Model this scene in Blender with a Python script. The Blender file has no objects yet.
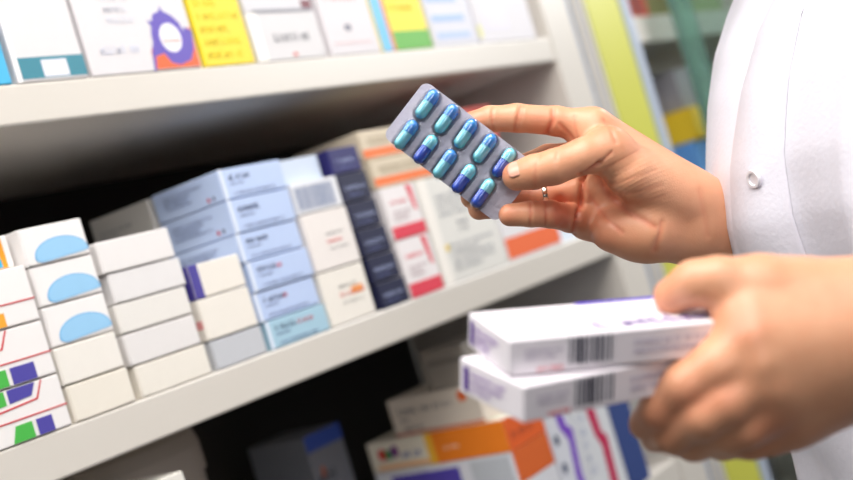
import bpy, math, random
import numpy as np
from mathutils import Matrix, Vector
random.seed(7)
SC = bpy.context.scene
COL = SC.collection
# ------------------------------------------------------------------ camera frame
F = 1250.; CX, CY = 426.5, 240.
DIST = .848; HC = 1.25
_vp = np.array([1300., -28.]); _r = math.atan(.302)
XA = np.array([_vp[0]-CX, CY-_vp[1], -F]); XA /= np.linalg.norm(XA)
_e = -(-math.sin(_r)*XA[0]+math.cos(_r)*XA[1])/XA[2]
ZA = np.array([-math.sin(_r), math.cos(_r), _e]); ZA /= np.linalg.norm(ZA)
YA = np.cross(ZA, XA)
R = np.array([XA, YA, ZA])                     # camera axes -> world axes
CAM = np.array([0, -DIST, HC])
def camc(px, py, w=0, d0=.83):                 # measured photo position + real distance -> camera metres
    d = d0 - w/1000.
    return np.array([(px-CX)/F*d, (CY-py)/F*d, -d])
def wpt(px, py, depth):
    return CAM + R @ camc(px, py, 0, depth)
def topix(P):                                  # camera metres -> photo position
    return CX - F*P[:, 0]/P[:, 2], CY + F*P[:, 1]/P[:, 2]
FW = R @ np.array([0, 0, -1.]); FW[2] = 0; FW /= np.linalg.norm(FW)
RT = np.array([FW[1], -FW[0], 0])
def ab(a, b, z):                               # a to the right of the camera, b ahead of it
    p = CAM + RT*a + FW*b; return np.array([p[0], p[1], z])

# ------------------------------------------------------------------ helpers
def new_mat(name, col, rough=.5, noise=.03, scale=40, bump=0, **kw):
    m = bpy.data.materials.new(name); m.use_nodes = True
    nt = m.node_tree; b = nt.nodes['Principled BSDF']
    b.inputs['Roughness'].default_value = rough
    n = nt.nodes.new('ShaderNodeTexNoise'); n.inputs['Scale'].default_value = scale
    n.inputs['Detail'].default_value = 4
    tc = nt.nodes.new('ShaderNodeTexCoord'); nt.links.new(tc.outputs['Object'], n.inputs['Vector'])
    mx = nt.nodes.new('ShaderNodeMix'); mx.data_type = 'RGBA'
    c = np.array(col[:3])
    mx.inputs[6].default_value = (*np.clip(c*(1-noise), 0, 1), 1)
    mx.inputs[7].default_value = (*np.clip(c*(1+noise), 0, 1), 1)
    nt.links.new(n.outputs['Fac'], mx.inputs[0]); nt.links.new(mx.outputs[2], b.inputs['Base Color'])
    if bump:
        bp = nt.nodes.new('ShaderNodeBump'); bp.inputs['Strength'].default_value = bump
        bp.inputs['Distance'].default_value = .001
        nt.links.new(n.outputs['Fac'], bp.inputs['Height']); nt.links.new(bp.outputs['Normal'], b.inputs['Normal'])
    for k, v in kw.items(): b.inputs[k].default_value = v
    return m
def srgb(r, g, b):
    f = lambda v: (v/255/12.92) if v/255 <= .04045 else ((v/255+.055)/1.055)**2.4
    return (f(r), f(g), f(b))
_mc = {}
def card(r, g, b, rough=.55):
    k = (r, g, b, rough)
    if k not in _mc: _mc[k] = new_mat('card_%d_%d_%d' % (r, g, b), srgb(r, g, b), rough, .025, 60)
    return _mc[k]
def mesh_obj(name, V, Fc, mat, parent=None, smooth=False, loc=None, bevel=0, segs=2):
    me = bpy.data.meshes.new(name); me.from_pydata([tuple(map(float, v)) for v in V], [], [tuple(map(int, f)) for f in Fc]); me.update()
    mats = mat if isinstance(mat, (list, tuple)) else [mat]
    for m in mats: me.materials.append(m)
    if smooth: me.polygons.foreach_set('use_smooth', [True]*len(me.polygons))
    o = bpy.data.objects.new(name, me); COL.objects.link(o)
    if parent: o.parent = parent
    if loc is not None: o.location = tuple(map(float, loc))
    if bevel:
        bm = o.modifiers.new('bevel', 'BEVEL'); bm.width = bevel; bm.segments = segs; bm.limit_method = 'ANGLE'
    return o
def boxvf(x0, x1, y0, y1, z0, z1):
    V = [(x0,y0,z0),(x1,y0,z0),(x1,y1,z0),(x0,y1,z0),(x0,y0,z1),(x1,y0,z1),(x1,y1,z1),(x0,y1,z1)]
    return V, [(0,3,2,1),(4,5,6,7),(0,1,5,4),(1,2,6,5),(2,3,7,6),(3,0,4,7)]
def join(parts):
    V, Fc = [], []
    for v, f in parts:
        n = len(V); V += [tuple(p) for p in v]; Fc += [tuple(i+n for i in q) for q in f]
    return V, Fc
def tag(o, label, cat, group=None):
    o['label'] = label; o['category'] = cat
    if group: o['group'] = group
    return o
def empty(name, loc, rz=0):
    o = bpy.data.objects.new(name, None); COL.objects.link(o)
    o.location = tuple(map(float, loc)); o.rotation_euler = (0, 0, rz); o.empty_display_size = .02
    return o
def struct(name, V, Fc, mat, **k):
    o = mesh_obj(name, V, Fc, mat, **k); o['kind'] = 'structure'; return o

# ------------------------------------------------------------------ materials
M_white = new_mat('shelf_white', srgb(214, 208, 199), .35, .012, 9)
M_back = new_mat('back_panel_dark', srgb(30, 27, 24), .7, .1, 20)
M_steel = new_mat('upright_grey', srgb(176, 186, 204), .4, .03, 20)
M_yel = new_mat('stripe_green_yellow', srgb(200, 200, 84), .4, .04, 12)
M_floor = new_mat('floor_vinyl', srgb(74, 70, 68), .35, .12, 6)
M_wall = new_mat('wall_paint', srgb(214, 212, 206), .7, .03, 4)

# ------------------------------------------------------------------ setting
struct('floor', *boxvf(-2.5, 5.5, -3.5, 2.2, -.05, 0), M_floor)
struct('wall_back', *boxvf(-2.5, 5.5, 2.2, 2.3, 0, 2.7), M_wall)

# ------------------------------------------------------------------ shelf unit (measured heights relative to the lens height)
SHD = .40
ZMID, ZUP, ZLOW = HC-.063, HC+.220, HC-.405
unit = empty('shelf_unit', (.28, 0, 0))
tag(unit, 'white pharmacy shelving unit stacked with medicine boxes on the left', 'shelf')
def board(x0, x1, ztop, th, par, base, name='shelf_board', y0=0.):
    bx_, by_ = base
    return mesh_obj(name, *boxvf(x0-bx_, x1-bx_, y0-by_, SHD-by_, ztop-th, ztop), M_white, par, bevel=.0022)
ub = (.28, 0)
for zt, th in ((ZUP, .035), (ZMID, .038), (ZLOW, .036), (HC-.80, .036), (.12, .036), (HC+.56, .035)):
    board(.301, 1.585, zt, th, unit, ub)
mesh_obj('back_panel', *boxvf(0, 1.305, SHD, SHD+.012, .0, 1.95), M_back, unit)
mesh_obj('side_panel', *boxvf(0, .02, 0, SHD, .0, 1.95), M_white, unit, bevel=.002)  # unseen left end, placed to close the shelf interior to light
mesh_obj('side_panel', *boxvf(1.305, 1.382, -.002, SHD, .0, 1.95), M_white, unit, bevel=.002)
up = mesh_obj('upright_post', *boxvf(1.382, 1.438, -.0025, SHD, 0, 1.95), M_steel, unit, bevel=.003)
for xx in (1.388, 1.404, 1.420):
    mesh_obj('upright_rib', *boxvf(xx, xx+.008, -.0065, -.003, 0.02, 1.94), M_white, up, bevel=.0015)
mesh_obj('stripe_panel', *boxvf(1.4385, 1.551, -.0035, SHD, 0, 1.95), M_yel, unit, bevel=.002)

nb = empty('shelf_unit', (2.44-.6+.001, 0, 0))
tag(nb, 'white shelving bay beyond the yellow-green stripe, seen out of focus', 'shelf')
bx0 = 1.841
for zt, th in ((HC+.245, .045), (HC-.06, .038), (HC-.41, .036), (.45, .036), (.12, .036)):
    mesh_obj('shelf_board', *boxvf(.026, .95, .01, SHD, zt-th, zt), M_white, nb, bevel=.002)
mesh_obj('back_panel', *boxvf(0, .97, SHD, SHD+.012, 0, 1.95), new_mat('bay_back', srgb(170, 168, 172), .7, .06, 10), nb)
mesh_obj('side_panel', *boxvf(0.0, .0255, -.004, SHD, 0, 1.95), M_steel, nb, bevel=.002)
mesh_obj('side_panel', *boxvf(.9505, .97, 0, SHD, 0, 1.95), M_white, nb, bevel=.002)

M_gl = new_mat('green_glass_edge', srgb(150, 196, 178), .15, .03, 10)
M_gl.node_tree.nodes['Principled BSDF'].inputs['Transmission Weight'].default_value = .75
M_gp = new_mat('glass_pane', (.75, .9, .85), .03, .01, 10)
M_gp.node_tree.nodes['Principled BSDF'].inputs['Transmission Weight'].default_value = 1.0
dg = empty('glass_door', (1.975, -.03, 0))
tag(dg, 'green-edged glass door standing beyond the yellow-green stripe', 'glass door')
mesh_obj('glass_pane', *boxvf(.055, .75, -.003, .003, .13, 1.85), M_gp, dg)
mesh_obj('door_edge', *boxvf(0, .055, -.010, .010, .13, 1.85), M_gl, dg, bevel=.002)
mesh_obj('bottom_pivot', *boxvf(.0, .09, -.014, .014, 0.0, .13), M_steel, dg, bevel=.002)

# ------------------------------------------------------------------ cartons
def glyph_line(x0, x1, z, h, rnd, wf=.55, gap=.25):
    parts = []; x = x0
    while x < x1-h*.3:
        w = h*wf*rnd.uniform(.6, 1.2)
        if x+w > x1: break
        k = rnd.random()
        if k < .3:      parts.append((x, x+w*.35, z, z+h)); parts.append((x+w*.35, x+w, z, z+h*.25))
        elif k < .6:    parts += [(x, x+w*.3, z, z+h*.8), (x+w*.7, x+w, z, z+h*.8), (x+w*.3, x+w*.7, z+h*.6, z+h*.8)]
        elif k < .8:    parts += [(x, x+w, z, z+h*.2), (x, x+w, z+h*.38, z+h*.55), (x, x+w*.3, z, z+h*.7), (x+w*.7, x+w, z+h*.3, z+h*.75)]
        else:           parts.append((x+w*.2, x+w*.6, z, z+h))
        x += w+h*gap*(1 if rnd.random() > .15 else 3)
    return parts
class Face:
    """maps (u, v) metres on one side of a carton to local coordinates, lifted by e"""
    def __init__(s, side, W, D, H): s.side, s.W, s.D, s.H = side, W, D, H; s.w = {'F': W, 'T': W, 'L': D, 'R': D}[side]; s.h = {'F': H, 'T': D, 'L': H, 'R': H}[side]
    def p(s, u, v, e):
        if s.side == 'F': return (u, -e, v)
        if s.side == 'T': return (u, v, s.H+e)
        if s.side == 'L': return (-e, s.D-u, v)
        return (s.W+e, u, v)
def plate(face, poly, e=.0004, t=.00025):
    n = len(poly); V = [face.p(u, v, e) for u, v in poly]+[face.p(u, v, e-t) for u, v in poly]
    return V, [tuple(range(n)), tuple(range(2*n-1, n-1, -1))]+[(i, i+n, (i+1) % n+n, (i+1) % n) for i in range(n)]
def rect(u0, u1, v0, v1): return [(u0, v0), (u1, v0), (u1, v1), (u0, v1)]
def carton(x0, x1, z0, z1, y0, D, col, label, prints=(), group=None, name='medicine_box', rz=0, flap='F', cat='medicine box', seed=0, pos=None, mat=None, tilt=None, colF=None):
    W, H = x1-x0, z1-z0
    rnd = random.Random(seed or int(abs(x0*7919+z0*104729)*1000))
    t = empty(name, (x0, y0, z0) if pos is None else pos, rz)
    tag(t, label, cat, group)
    m = card(*col)
    b = mesh_obj('carton', *boxvf(0, W, 0, D, 0, H-.0004), m, t, bevel=.0009)
    lift = 0
    if flap:
        fc = Face('F', W, D, H); g = .0012
        poly = [(g, .0015), (W*.12, .0008), (W-g, .0012), (W-g, H-.0012), (g, H-.0012)]
        fm = card(*colF) if colF else m
        mesh_obj('end_flap', *plate(fc, poly, .0007, .0006), fm, t)
        lift = .0007
    for ip, pr in enumerate(prints):
        kind, side, nm, u0, u1, v0, v1, c = pr[:8]
        fc = Face(side, W, D, H); e = (lift if side == 'F' else 0)+.0003+ip*.00004
        if side == 'T': e -= .0005
        U0, U1, V0, V1 = u0*fc.w, u1*fc.w, v0*fc.h, v1*fc.h
        if kind == 'rect': V, Q = plate(fc, rect(U0, U1, V0, V1), e, .0002)
        elif kind == 'poly': V, Q = plate(fc, [(a*fc.w, q*fc.h) for a, q in pr[8]], e+.00005, .0002)
        elif kind == 'ellipse':
            n = 28; V, Q = plate(fc, [((U0+U1)/2+(U1-U0)/2*math.cos(2*math.pi*i/n), (V0+V1)/2+(V1-V0)/2*math.sin(2*math.pi*i/n)) for i in range(n)], e+pr[8] if len(pr) > 8 else e, .0002)
        elif kind == 'text':
            nl = pr[8] if len(pr) > 8 else 1
            hh = (V1-V0)/nl; ps = []
            for i in range(nl):
                ps += glyph_line(U0, U0+(U1-U0)*(1 if i == 0 else rnd.uniform(.55, 1)), V1-(i+1)*hh, hh*.62, rnd)
            if not ps: continue
            V, Q = join([plate(fc, rect(a, b_, c_, d), e+.00015, .0002) for a, b_, c_, d in ps])
        elif kind == 'bars':
            ps = []; x = U0
            while x < U1:
                w = rnd.choice((.0006, .0012, .0018)); ps.append((x, min(x+w, U1), V0, V1)); x += w+rnd.choice((.0006, .0011, .0016))
            V, Q = join([plate(fc, rect(*p_), e+.0001, .0002) for p_ in ps])
        mesh_obj(nm, V, Q, card(*c), t)
    if tilt is not None: t.matrix_world = tilt
    return t
GAP = .0004
def stack(x0, x1, levels, y0, D, items, jig=0):
    """items bottom to top: dict(col, label, prints, ...)"""
    rnd = random.Random(int(x0*1000))
    for i, it in enumerate(items):
        j = rnd.uniform(-jig, jig)
        carton(x0+j, x1+j, HC+levels[i]+(GAP if i else .0002), HC+levels[i+1]-GAP, y0+it.pop('dy', 0)+rnd.uniform(0, jig), it.pop('D', D), it.pop('col'), it.pop('label'), it.pop('prints', ()), **it)

RED = (205, 40, 50); GRN = (70, 180, 70); PUR = (74, 66, 160); ORG = (240, 165, 40)
W1 = (238, 234, 232); W2 = (236, 230, 220); CY = CY
def chev_top(c1, c2, a0=.30, a1=.72):    # coloured block with red outline hanging from the upper edge
    return [('poly', 'F', 'red_outline', 0, 1, 0, 1, RED, [(0, .56), (a1, .66), (a1+.085, .985), (a1+.07, .985), (a1-.01, .69), (0, .59)]),
            ('poly', 'F', 'colour_patch', 0, 1, 0, 1, c1, [(0, .68), (a0, .72), (a0, .98), (0, .98)]),
            ('poly', 'F', 'colour_patch', 0, 1, 0, 1, c2, [(a0+.03, .73), (a1-.05, .76), (a1+.01, .98), (a0+.03, .98)])]
def chev_bot(c1, c2, x=0., b=.44, c=.47, d=.78):
    return [('poly', 'F', 'red_outline', 0, 1, 0, 1, RED, [(0, .40), (1, .40), (1, .425), (0, .425)]),
            ('poly', 'F', 'colour_patch', 0, 1, 0, 1, c1, [(x, .02), (b, .02), (b, .32), (x+.06, .32)]),
            ('poly', 'F', 'colour_patch', 0, 1, 0, 1, c2, [(c, .02), (d, .02), (d, .32), (c, .32)])]
# stack 1
GR1 = 'red-lined white cartons at the left edge'
stack(.531, .6255, [-.0630, -.0195, .0255, .072, .100], 0.0, .13, [
    dict(col=W1, label='bottom white box of leftmost stack, green and purple blocks, resting on the shelf', prints=chev_top(GRN, PUR, .44, .74)+chev_bot(GRN, PUR, .40, .62, .66, .82)),
    dict(col=W1, label='second white box from the bottom of leftmost stack, purple block above green block', prints=chev_top((120, 190, 220), PUR, .30, .55)+chev_bot(GRN, PUR, .05, .52, .56, .80)),
    dict(col=W1, label='white box in leftmost stack with orange blocks at top and bottom edges', prints=chev_top(ORG, ORG, .10, .36)+[('rect', 'F', 'colour_patch', .1, .66, .02, .26, ORG), ('rect', 'F', 'red_outline', 0, 1, .38, .405, RED)]),
    dict(col=W1, dy=.012, label='blue and orange panelled box lying on top of the leftmost stack', prints=[('rect', 'F', 'orange_panel', .0, .93, 0.02, .98, (245, 160, 40)), ('poly', 'F', 'blue_panel', 0, 1, 0, 1, (60, 175, 215), [(0, .05), (.88, .05), (.86, .95), (0, .95)])]),
], .0)
# stack 2
OV = (150, 200, 235); OV2 = (120, 180, 225)
def halfmoon(u0, u1, v0, v1):
    P = []
    for i in range(25):
        t = math.pi*i/24; P.append(((u0+u1)/2+(u1-u0)/2*math.cos(t), v0+(v1-v0)*math.sin(t)**.9))
    return P+[(u0+(u1-u0)*.03, v0-.06), (u0+(u1-u0)*.12, v0-.11), (u0+(u1-u0)*.9, v0-.03)]
def oval(u0=.13, u1=.985): return [('poly', 'F', 'blue_oval', 0, 1, 0, 1, OV2, halfmoon(u0, u1, .14, .63)), ('poly', 'F', 'blue_oval_fill', 0, 1, 0, 1, OV, halfmoon(u0+.025, u1-.025, .155, .60))]
stack(.6285, .693, [-.0630, -.032, .000, .034, .0680, .1005], -.0, .13, [
    dict(col=(234, 227, 214), label='plain cream box at the bottom of the second stack, on the shelf'),
    dict(col=(235, 230, 222), label='plain cream box second from bottom in second stack, under the blue oval boxes'),
    dict(col=W1, label='lowest of three white boxes printed with a pale blue oval', prints=oval()),
    dict(col=W1, label='middle of three white boxes printed with a pale blue oval', prints=oval()),
    dict(col=W1, label='topmost of three white boxes printed with a pale blue oval', prints=oval()),
], .0015)
# stack 3
stack(.7015, .786, [-.0630, -.0345, -.006, .0205, .0475, .0765], .0, .12, [
    dict(col=(234, 228, 217), label='plain off-white box at the bottom of the five-box white stack'),
    dict(col=(228, 224, 222), label='plain off-white box second from the bottom of the five-box white stack'),
    dict(col=(230, 226, 220), label='plain off-white box in the middle of the five-box white stack'),
    dict(col=(228, 225, 224), label='plain off-white box second from the top of the five-box white stack'),
    dict(col=(232, 228, 226), label='plain off-white box on top of the five-box white stack'),
], .002)
# stack 4
stack(.7935, .8615, [-.063, -.035, .0045, .037], .0, .12, [
    dict(col=(196, 198, 203), label='small grey box at the bottom beside the lowest pale blue box'),
    dict(col=W2, label='blank white box between the grey box and the purple-ended box', prints=[('rect', 'L', 'pink_mark', .92, .99, .3, .5, (225, 150, 150))]),
    dict(col=W2, label='white box with a purple left end, beside the blue boxes', prints=[('rect', 'F', 'purple_end', 0, .17, .0, 1, (72, 62, 150)), ('rect', 'L', 'purple_side', .5, 1, .0, 1, (72, 62, 150))]),
], .001)
# stack 5: blue
BL = (186, 204, 238); NV = (40, 48, 92); GY = (110, 122, 158)
def blueprints(red=None):
    p = [('text', 'F', 'brand_lettering', .13, .50, .60, .90, NV), ('text', 'F', 'small_lettering', .13, .36, .44, .56, GY), ('text', 'F', 'small_lettering', .15, .80, .12, .26, GY),
         ('rect', 'F', 'pale_edge', 0, .045, 0, 1, (226, 234, 248)),
         ('text', 'L', 'side_lettering', .15, .75, .30, .80, GY, 4), ('ellipse', 'L', 'red_dot', .76, .80, .1, .25, (190, 60, 90)), ('ellipse', 'L', 'navy_dot', .84, .87, .12, .25, NV)]
    if red: p.append(('text', 'F', 'red_lettering', red[0], red[1], .60, .85, (220, 60, 80)))
    return p
names5 = ['bottom turquoise-blue box with red lettering in the tall blue stack', 'pale blue box second from the bottom of the tall blue stack',
          'pale blue box third from the bottom of the tall blue stack', 'pale blue box third from the top of the tall blue stack, partly behind white stack',
          'pale blue box second from the top of the tall blue stack', 'pale blue box on top of the tall blue stack, its long side showing']
lev5 = [-.063, -.0345, -.005, .0255, .0545, .088, .119]
reds = [(.5, .75), (.45, .52), (.45, .52), None, None, None]
stack(.8665, .9565, lev5, .0, .098, [dict(col=(165, 200, 218) if i == 0 else BL, label=names5[i], prints=blueprints(reds[i])) for i in range(6)], .0018)
# behind stacks 3/4: dim box
carton(.864, .948, HC-.0628, HC+.117, .1035, .094, (205, 202, 196), 'greyish white box standing directly behind the tall blue stack', [('text', 'L', 'faint_lettering', .1, .7, .86, .92, (150, 150, 150), 2)], flap=None)
carton(.64, .79, HC-.0628, HC+.070, .19, .10, (196, 190, 180), 'dim beige box deep in the shelf behind the five-box white stack', flap=None)
# stack 6
stack(.9625, 1.037, [-.063, -.005, .057, .091], .0, .12, [
    dict(col=(238, 232, 222), label='square white box with red and orange lettering, on shelf beside navy stack', prints=[('text', 'F', 'grey_lettering', .35, .75, .64, .72, (120, 120, 120)), ('text', 'F', 'red_lettering', .33, .9, .48, .6, (225, 80, 70)), ('rect', 'F', 'orange_bar', .60, .85, .47, .61, (240, 160, 90)), ('text', 'F', 'grey_lettering', .35, .8, .34, .42, (170, 170, 170))]),
    dict(col=(236, 229, 224), label='square white box with faint red lettering under the barcode box', prints=[('text', 'F', 'grey_lettering', .40, .8, .58, .64, (140, 140, 140)), ('text', 'F', 'red_lettering', .38, .72, .44, .53, (230, 110, 110)), ('text', 'F', 'grey_lettering', .4, .85, .32, .38, (170, 170, 170))]),
    dict(col=(225, 226, 230), label='flat white box with a wide grey barcode on the square white boxes', prints=[('bars', 'F', 'barcode', .05, .85, .12, .85, (135, 148, 178))]),
], .001)
carton(.968, 1.03, HC+.0915, HC+.118, .012, .10, (200, 212, 230), 'small pale box with a blue edge behind the barcode box', [('rect', 'L', 'blue_edge', .8, 1, 0, 1, (90, 140, 215))], flap=None)
# stack 7 navy
NVY = (20, 24, 60); LB = (168, 178, 215)
for i, (a, b) in enumerate(zip([-.063, -.034, -.004, .027, .058, .0905], [-.034, -.004, .027, .058, .0905, .120])):
    nm = ['bottom navy box of the dark stack, resting on the shelf', 'navy box second from the bottom of the dark stack', 'navy box third from the bottom of the dark stack',
          'navy box third from the top of the dark stack', 'navy box second from the top of the dark stack', 'purple-navy box on top of the dark stack, its side showing'][i]
    dx = [.004, .002, .001, -.001, -.002, -.004][i]
    carton(1.0435+dx, 1.0945+dx, HC+a+GAP, HC+b-GAP, .001*i, .11, (40, 38, 100) if i == 5 else NVY, nm,
           [('text', 'F', 'pale_lettering', .15, .85, .42, .66, LB), ('text', 'F', 'small_lettering', .2, .7, .2, .34, (110, 120, 170))], group='navy boxes in the dark stack', seed=50+i)
# stack 8
RD = (222, 62, 82); PK = (236, 150, 160)
for i, (a, b) in enumerate(((-.063, .0045), (.0045, .065))):
    carton(1.103, 1.166, HC+a+GAP, HC+b-GAP, .0, .10, (238, 232, 232), ['lower white box with a crimson bottom band beside the navy stack', 'upper white box with a crimson bottom band beside the navy stack'][i],
           [('rect', 'F', 'crimson_band', 0, 1, 0, .24, RD), ('poly', 'F', 'crimson_ribbon', 0, 1, 0, 1, RD, [(.82, .5), (.9, .45), (.88, .95), (.72, .98)]),
            ('text', 'F', 'pink_lettering', .15, .68, .66, .78, RD), ('text', 'F', 'small_lettering', .15, .75, .34, .56, (190, 170, 175), 3)], group='crimson-banded boxes', seed=70+i)
for i, (a, b) in enumerate(((.065, .099), (.099, .134))):
    carton(1.103, 1.24, HC+a+GAP, HC+b-GAP, .004+.004*i, .10, (214, 200, 176), ['beige box with an orange stripe lying on the crimson-banded boxes', 'topmost beige box with an orange stripe, beneath the upper shelf'][i],
           [('rect', 'F', 'orange_stripe', 0, 1, .08, .36, (236, 120, 60)), ('text', 'F', 'small_lettering', .1, .8, .5, .8, (180, 165, 140), 2)], group='orange-striped beige boxes', seed=80+i)
# stack 9 large white
carton(1.172, 1.312, HC-.0628, HC+.0645, .0, .12, (226, 224, 218), 'large white box with grey lettering behind the blister strip', [
    ('rect', 'F', 'white_edge', .0, .13, 0, 1, (245, 240, 232)), ('text', 'F', 'grey_lettering', .2, .9, .62, .85, (165, 168, 175), 4), ('text', 'F', 'dark_lettering', .42, .58, .45, .58, (120, 124, 135), 2), ('text', 'F', 'grey_lettering', .2, .9, .1, .38, (165, 168, 175), 5), ('rect', 'F', 'yellow_mark', .14, .19, .3, .36, (235, 205, 90))], flap=None)
carton(1.318, 1.452, HC-.0628, HC+.058, .0, .12, (228, 226, 228), 'white box with a broad orange band below the holding hand', [
    ('rect', 'F', 'orange_band', .0, 1, .03, .25, (238, 110, 60)), ('text', 'F', 'grey_lettering', .1, .9, .45, .85, (170, 170, 190), 4)], flap=None)
carton(1.30, 1.40, HC+.0585+.0, HC+.144, .03, .12, (200, 60, 45), 'red box standing on white boxes behind the index finger', [('rect', 'F', 'pale_panel', .2, .8, .2, .6, (225, 215, 210))], flap=None)
carton(1.46, 1.55, HC-.0628, HC+.03, .02, .12, (205, 215, 228), 'pale blue-grey box at the far right end of the middle shelf', flap=None)
for o in [ob for ob in SC.objects if ob.get('label', '').startswith('red box standing')]: o.location.x = 1.325; 

# ------------------------------------------------------------------ upper shelf
ZU = HC+.2203
def ubox(x0, x1, h, col, label, prints=(), z=None, D=.13, y=0., **k):
    z = ZU if z is None else z
    col = tuple(int(c*.94) for c in col) if min(col) > 200 else col
    return carton(x0, x1, z, z+h, y, D, col, label, prints, flap=None, **k)
ubox(.598, .6665, .12, (70, 178, 222), 'bright blue box at the left end of the upper shelf', [('rect', 'F', 'pale_panel', .0, .8, .6, .95, (190, 225, 240))])
TL = (58, 132, 150)
ubox(.6725, .7475, .17, (234, 229, 230), 'tall white box with a teal band at its foot on the upper shelf', [
    ('rect', 'F', 'teal_band', .07, 1, .015, .125, TL), ('rect', 'F', 'white_label', .38, .74, .02, .108, (228, 228, 238)), ('rect', 'F', 'white_edge', 0, .06, 0, 1, (248, 246, 246)),
    ('text', 'F', 'grey_lettering', .3, .8, .5, .8, (205, 205, 215), 3)], y=0)
PU = (98, 80, 178)
b = ubox(.7525, .889, .16, (232, 228, 230), 'wide white box with a purple ring and orange corner on the upper shelf', [
    ('poly', 'F', 'orange_corner', 0, 1, 0, 1, (232, 100, 45), [(.55, .01), (.985, .01), (.99, .26), (.86, .20), (.70, .12), (.62, .18), (.56, .12)]),
    ('poly', 'F', 'purple_swirl', 0, 1, 0, 1, PU, [(0.54, 0.0), (0.56, 0.0), (0.587, 0.086), (0.672, 0.103), (0.72, 0.043), (0.8, 0.026), (0.912, 0.052), (0.967, 0.12), (0.997, 0.232), (0.932, 0.258), (0.912, 0.232), (0.897, 0.284), (0.842, 0.331), (0.772, 0.361), (0.752, 0.391), (0.737, 0.361), (0.672, 0.344), (0.642, 0.297), (0.602, 0.31), (0.627, 0.267), (0.607, 0.224), (0.602, 0.172), (0.567, 0.12)]),
    ('ellipse', 'F', 'white_ring_centre', .675, .875, .105, .285, (240, 236, 240), .0001),
    ('text', 'F', 'red_lettering', .70, .86, .165, .215, (225, 120, 90)),
    ('text', 'F', 'pale_lettering', .12, .46, .12, .20, (208, 212, 228)), ('text', 'F', 'pale_lettering', .25, .50, .30, .5, (214, 216, 226), 3)])
YE = (240, 215, 40)
ubox(.8945, .966, .16, YE, 'bright yellow box standing on the upper shelf', [('text', 'F', 'faint_lettering', .1, .95, .05, .8, (236, 211, 40), 9)])
ubox(.9715, 1.083, .0525, (230, 227, 228), 'white box with dark lettering lying flat at the yellow box side', [
    ('rect', 'F', 'white_edge', 0, .14, 0, 1, (248, 244, 236)), ('text', 'F', 'dark_lettering', .30, .85, .38, .66, (95, 95, 105)), ('ellipse', 'F', 'red_dot', .50, .57, .06, .14, (220, 110, 100))])
ubox(.972, 1.08, .055, (226, 224, 228), 'white box lying on top of another box beside the yellow one', [('rect', 'F', 'grey_line', 0.1, 1, .0, .05, (150, 150, 160)), ('rect', 'F', 'maroon_mark', .85, 1, .05, .22, (120, 60, 70))], z=ZU+.053)
ubox(1.092, 1.184, .16, (233, 228, 231), 'white upright box with faint red lettering, left of the blue-spined box', [
    ('text', 'F', 'red_lettering', .15, .8, .40, .46, (222, 150, 145)), ('ellipse', 'F', 'grey_logo', .38, .52, .17, .22, (120, 120, 135)), ('rect', 'F', 'pink_line', .1, .85, .08, .09, (225, 190, 190)), ('ellipse', 'F', 'blue_logo', .35, .6, .56, .64, (160, 180, 220))])
ubox(1.1875, 1.290, .16, (243, 222, 40), 'yellow upright box with green base and light blue spine', [
    ('rect', 'F', 'blue_spine', 0, .19, 0, 1, (110, 190, 232)), ('rect', 'F', 'orange_line', .19, .26, 0, 1, (225, 130, 90)), ('rect', 'F', 'green_base', .26, 1, 0, .145, (95, 175, 60)), ('text', 'F', 'faint_lettering', .32, .9, .3, .8, (222, 200, 40), 5)])
ubox(1.297, 1.398, .16, (226, 226, 236), 'white box with pale blue stripes right of the green-based box', [
    ('rect', 'F', 'blue_stripe', .1, .85, .06, .11, (175, 195, 232)), ('rect', 'F', 'blue_stripe', .08, .8, .20, .25, (160, 188, 232)), ('rect', 'F', 'blue_stripe', .05, .75, .36, .42, (160, 188, 232)), ('rect', 'F', 'blue_stripe', .0, .75, .5, .55, (170, 195, 235))])
ubox(1.404, 1.55, .17, (232, 229, 234), 'broad plain white box at the right end of the upper shelf', [('rect', 'F', 'lilac_panel', .15, .55, .1, .9, (222, 218, 232)), ('rect', 'F', 'yellow_mark', .0, .05, .04, .14, (225, 225, 120))])

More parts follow.
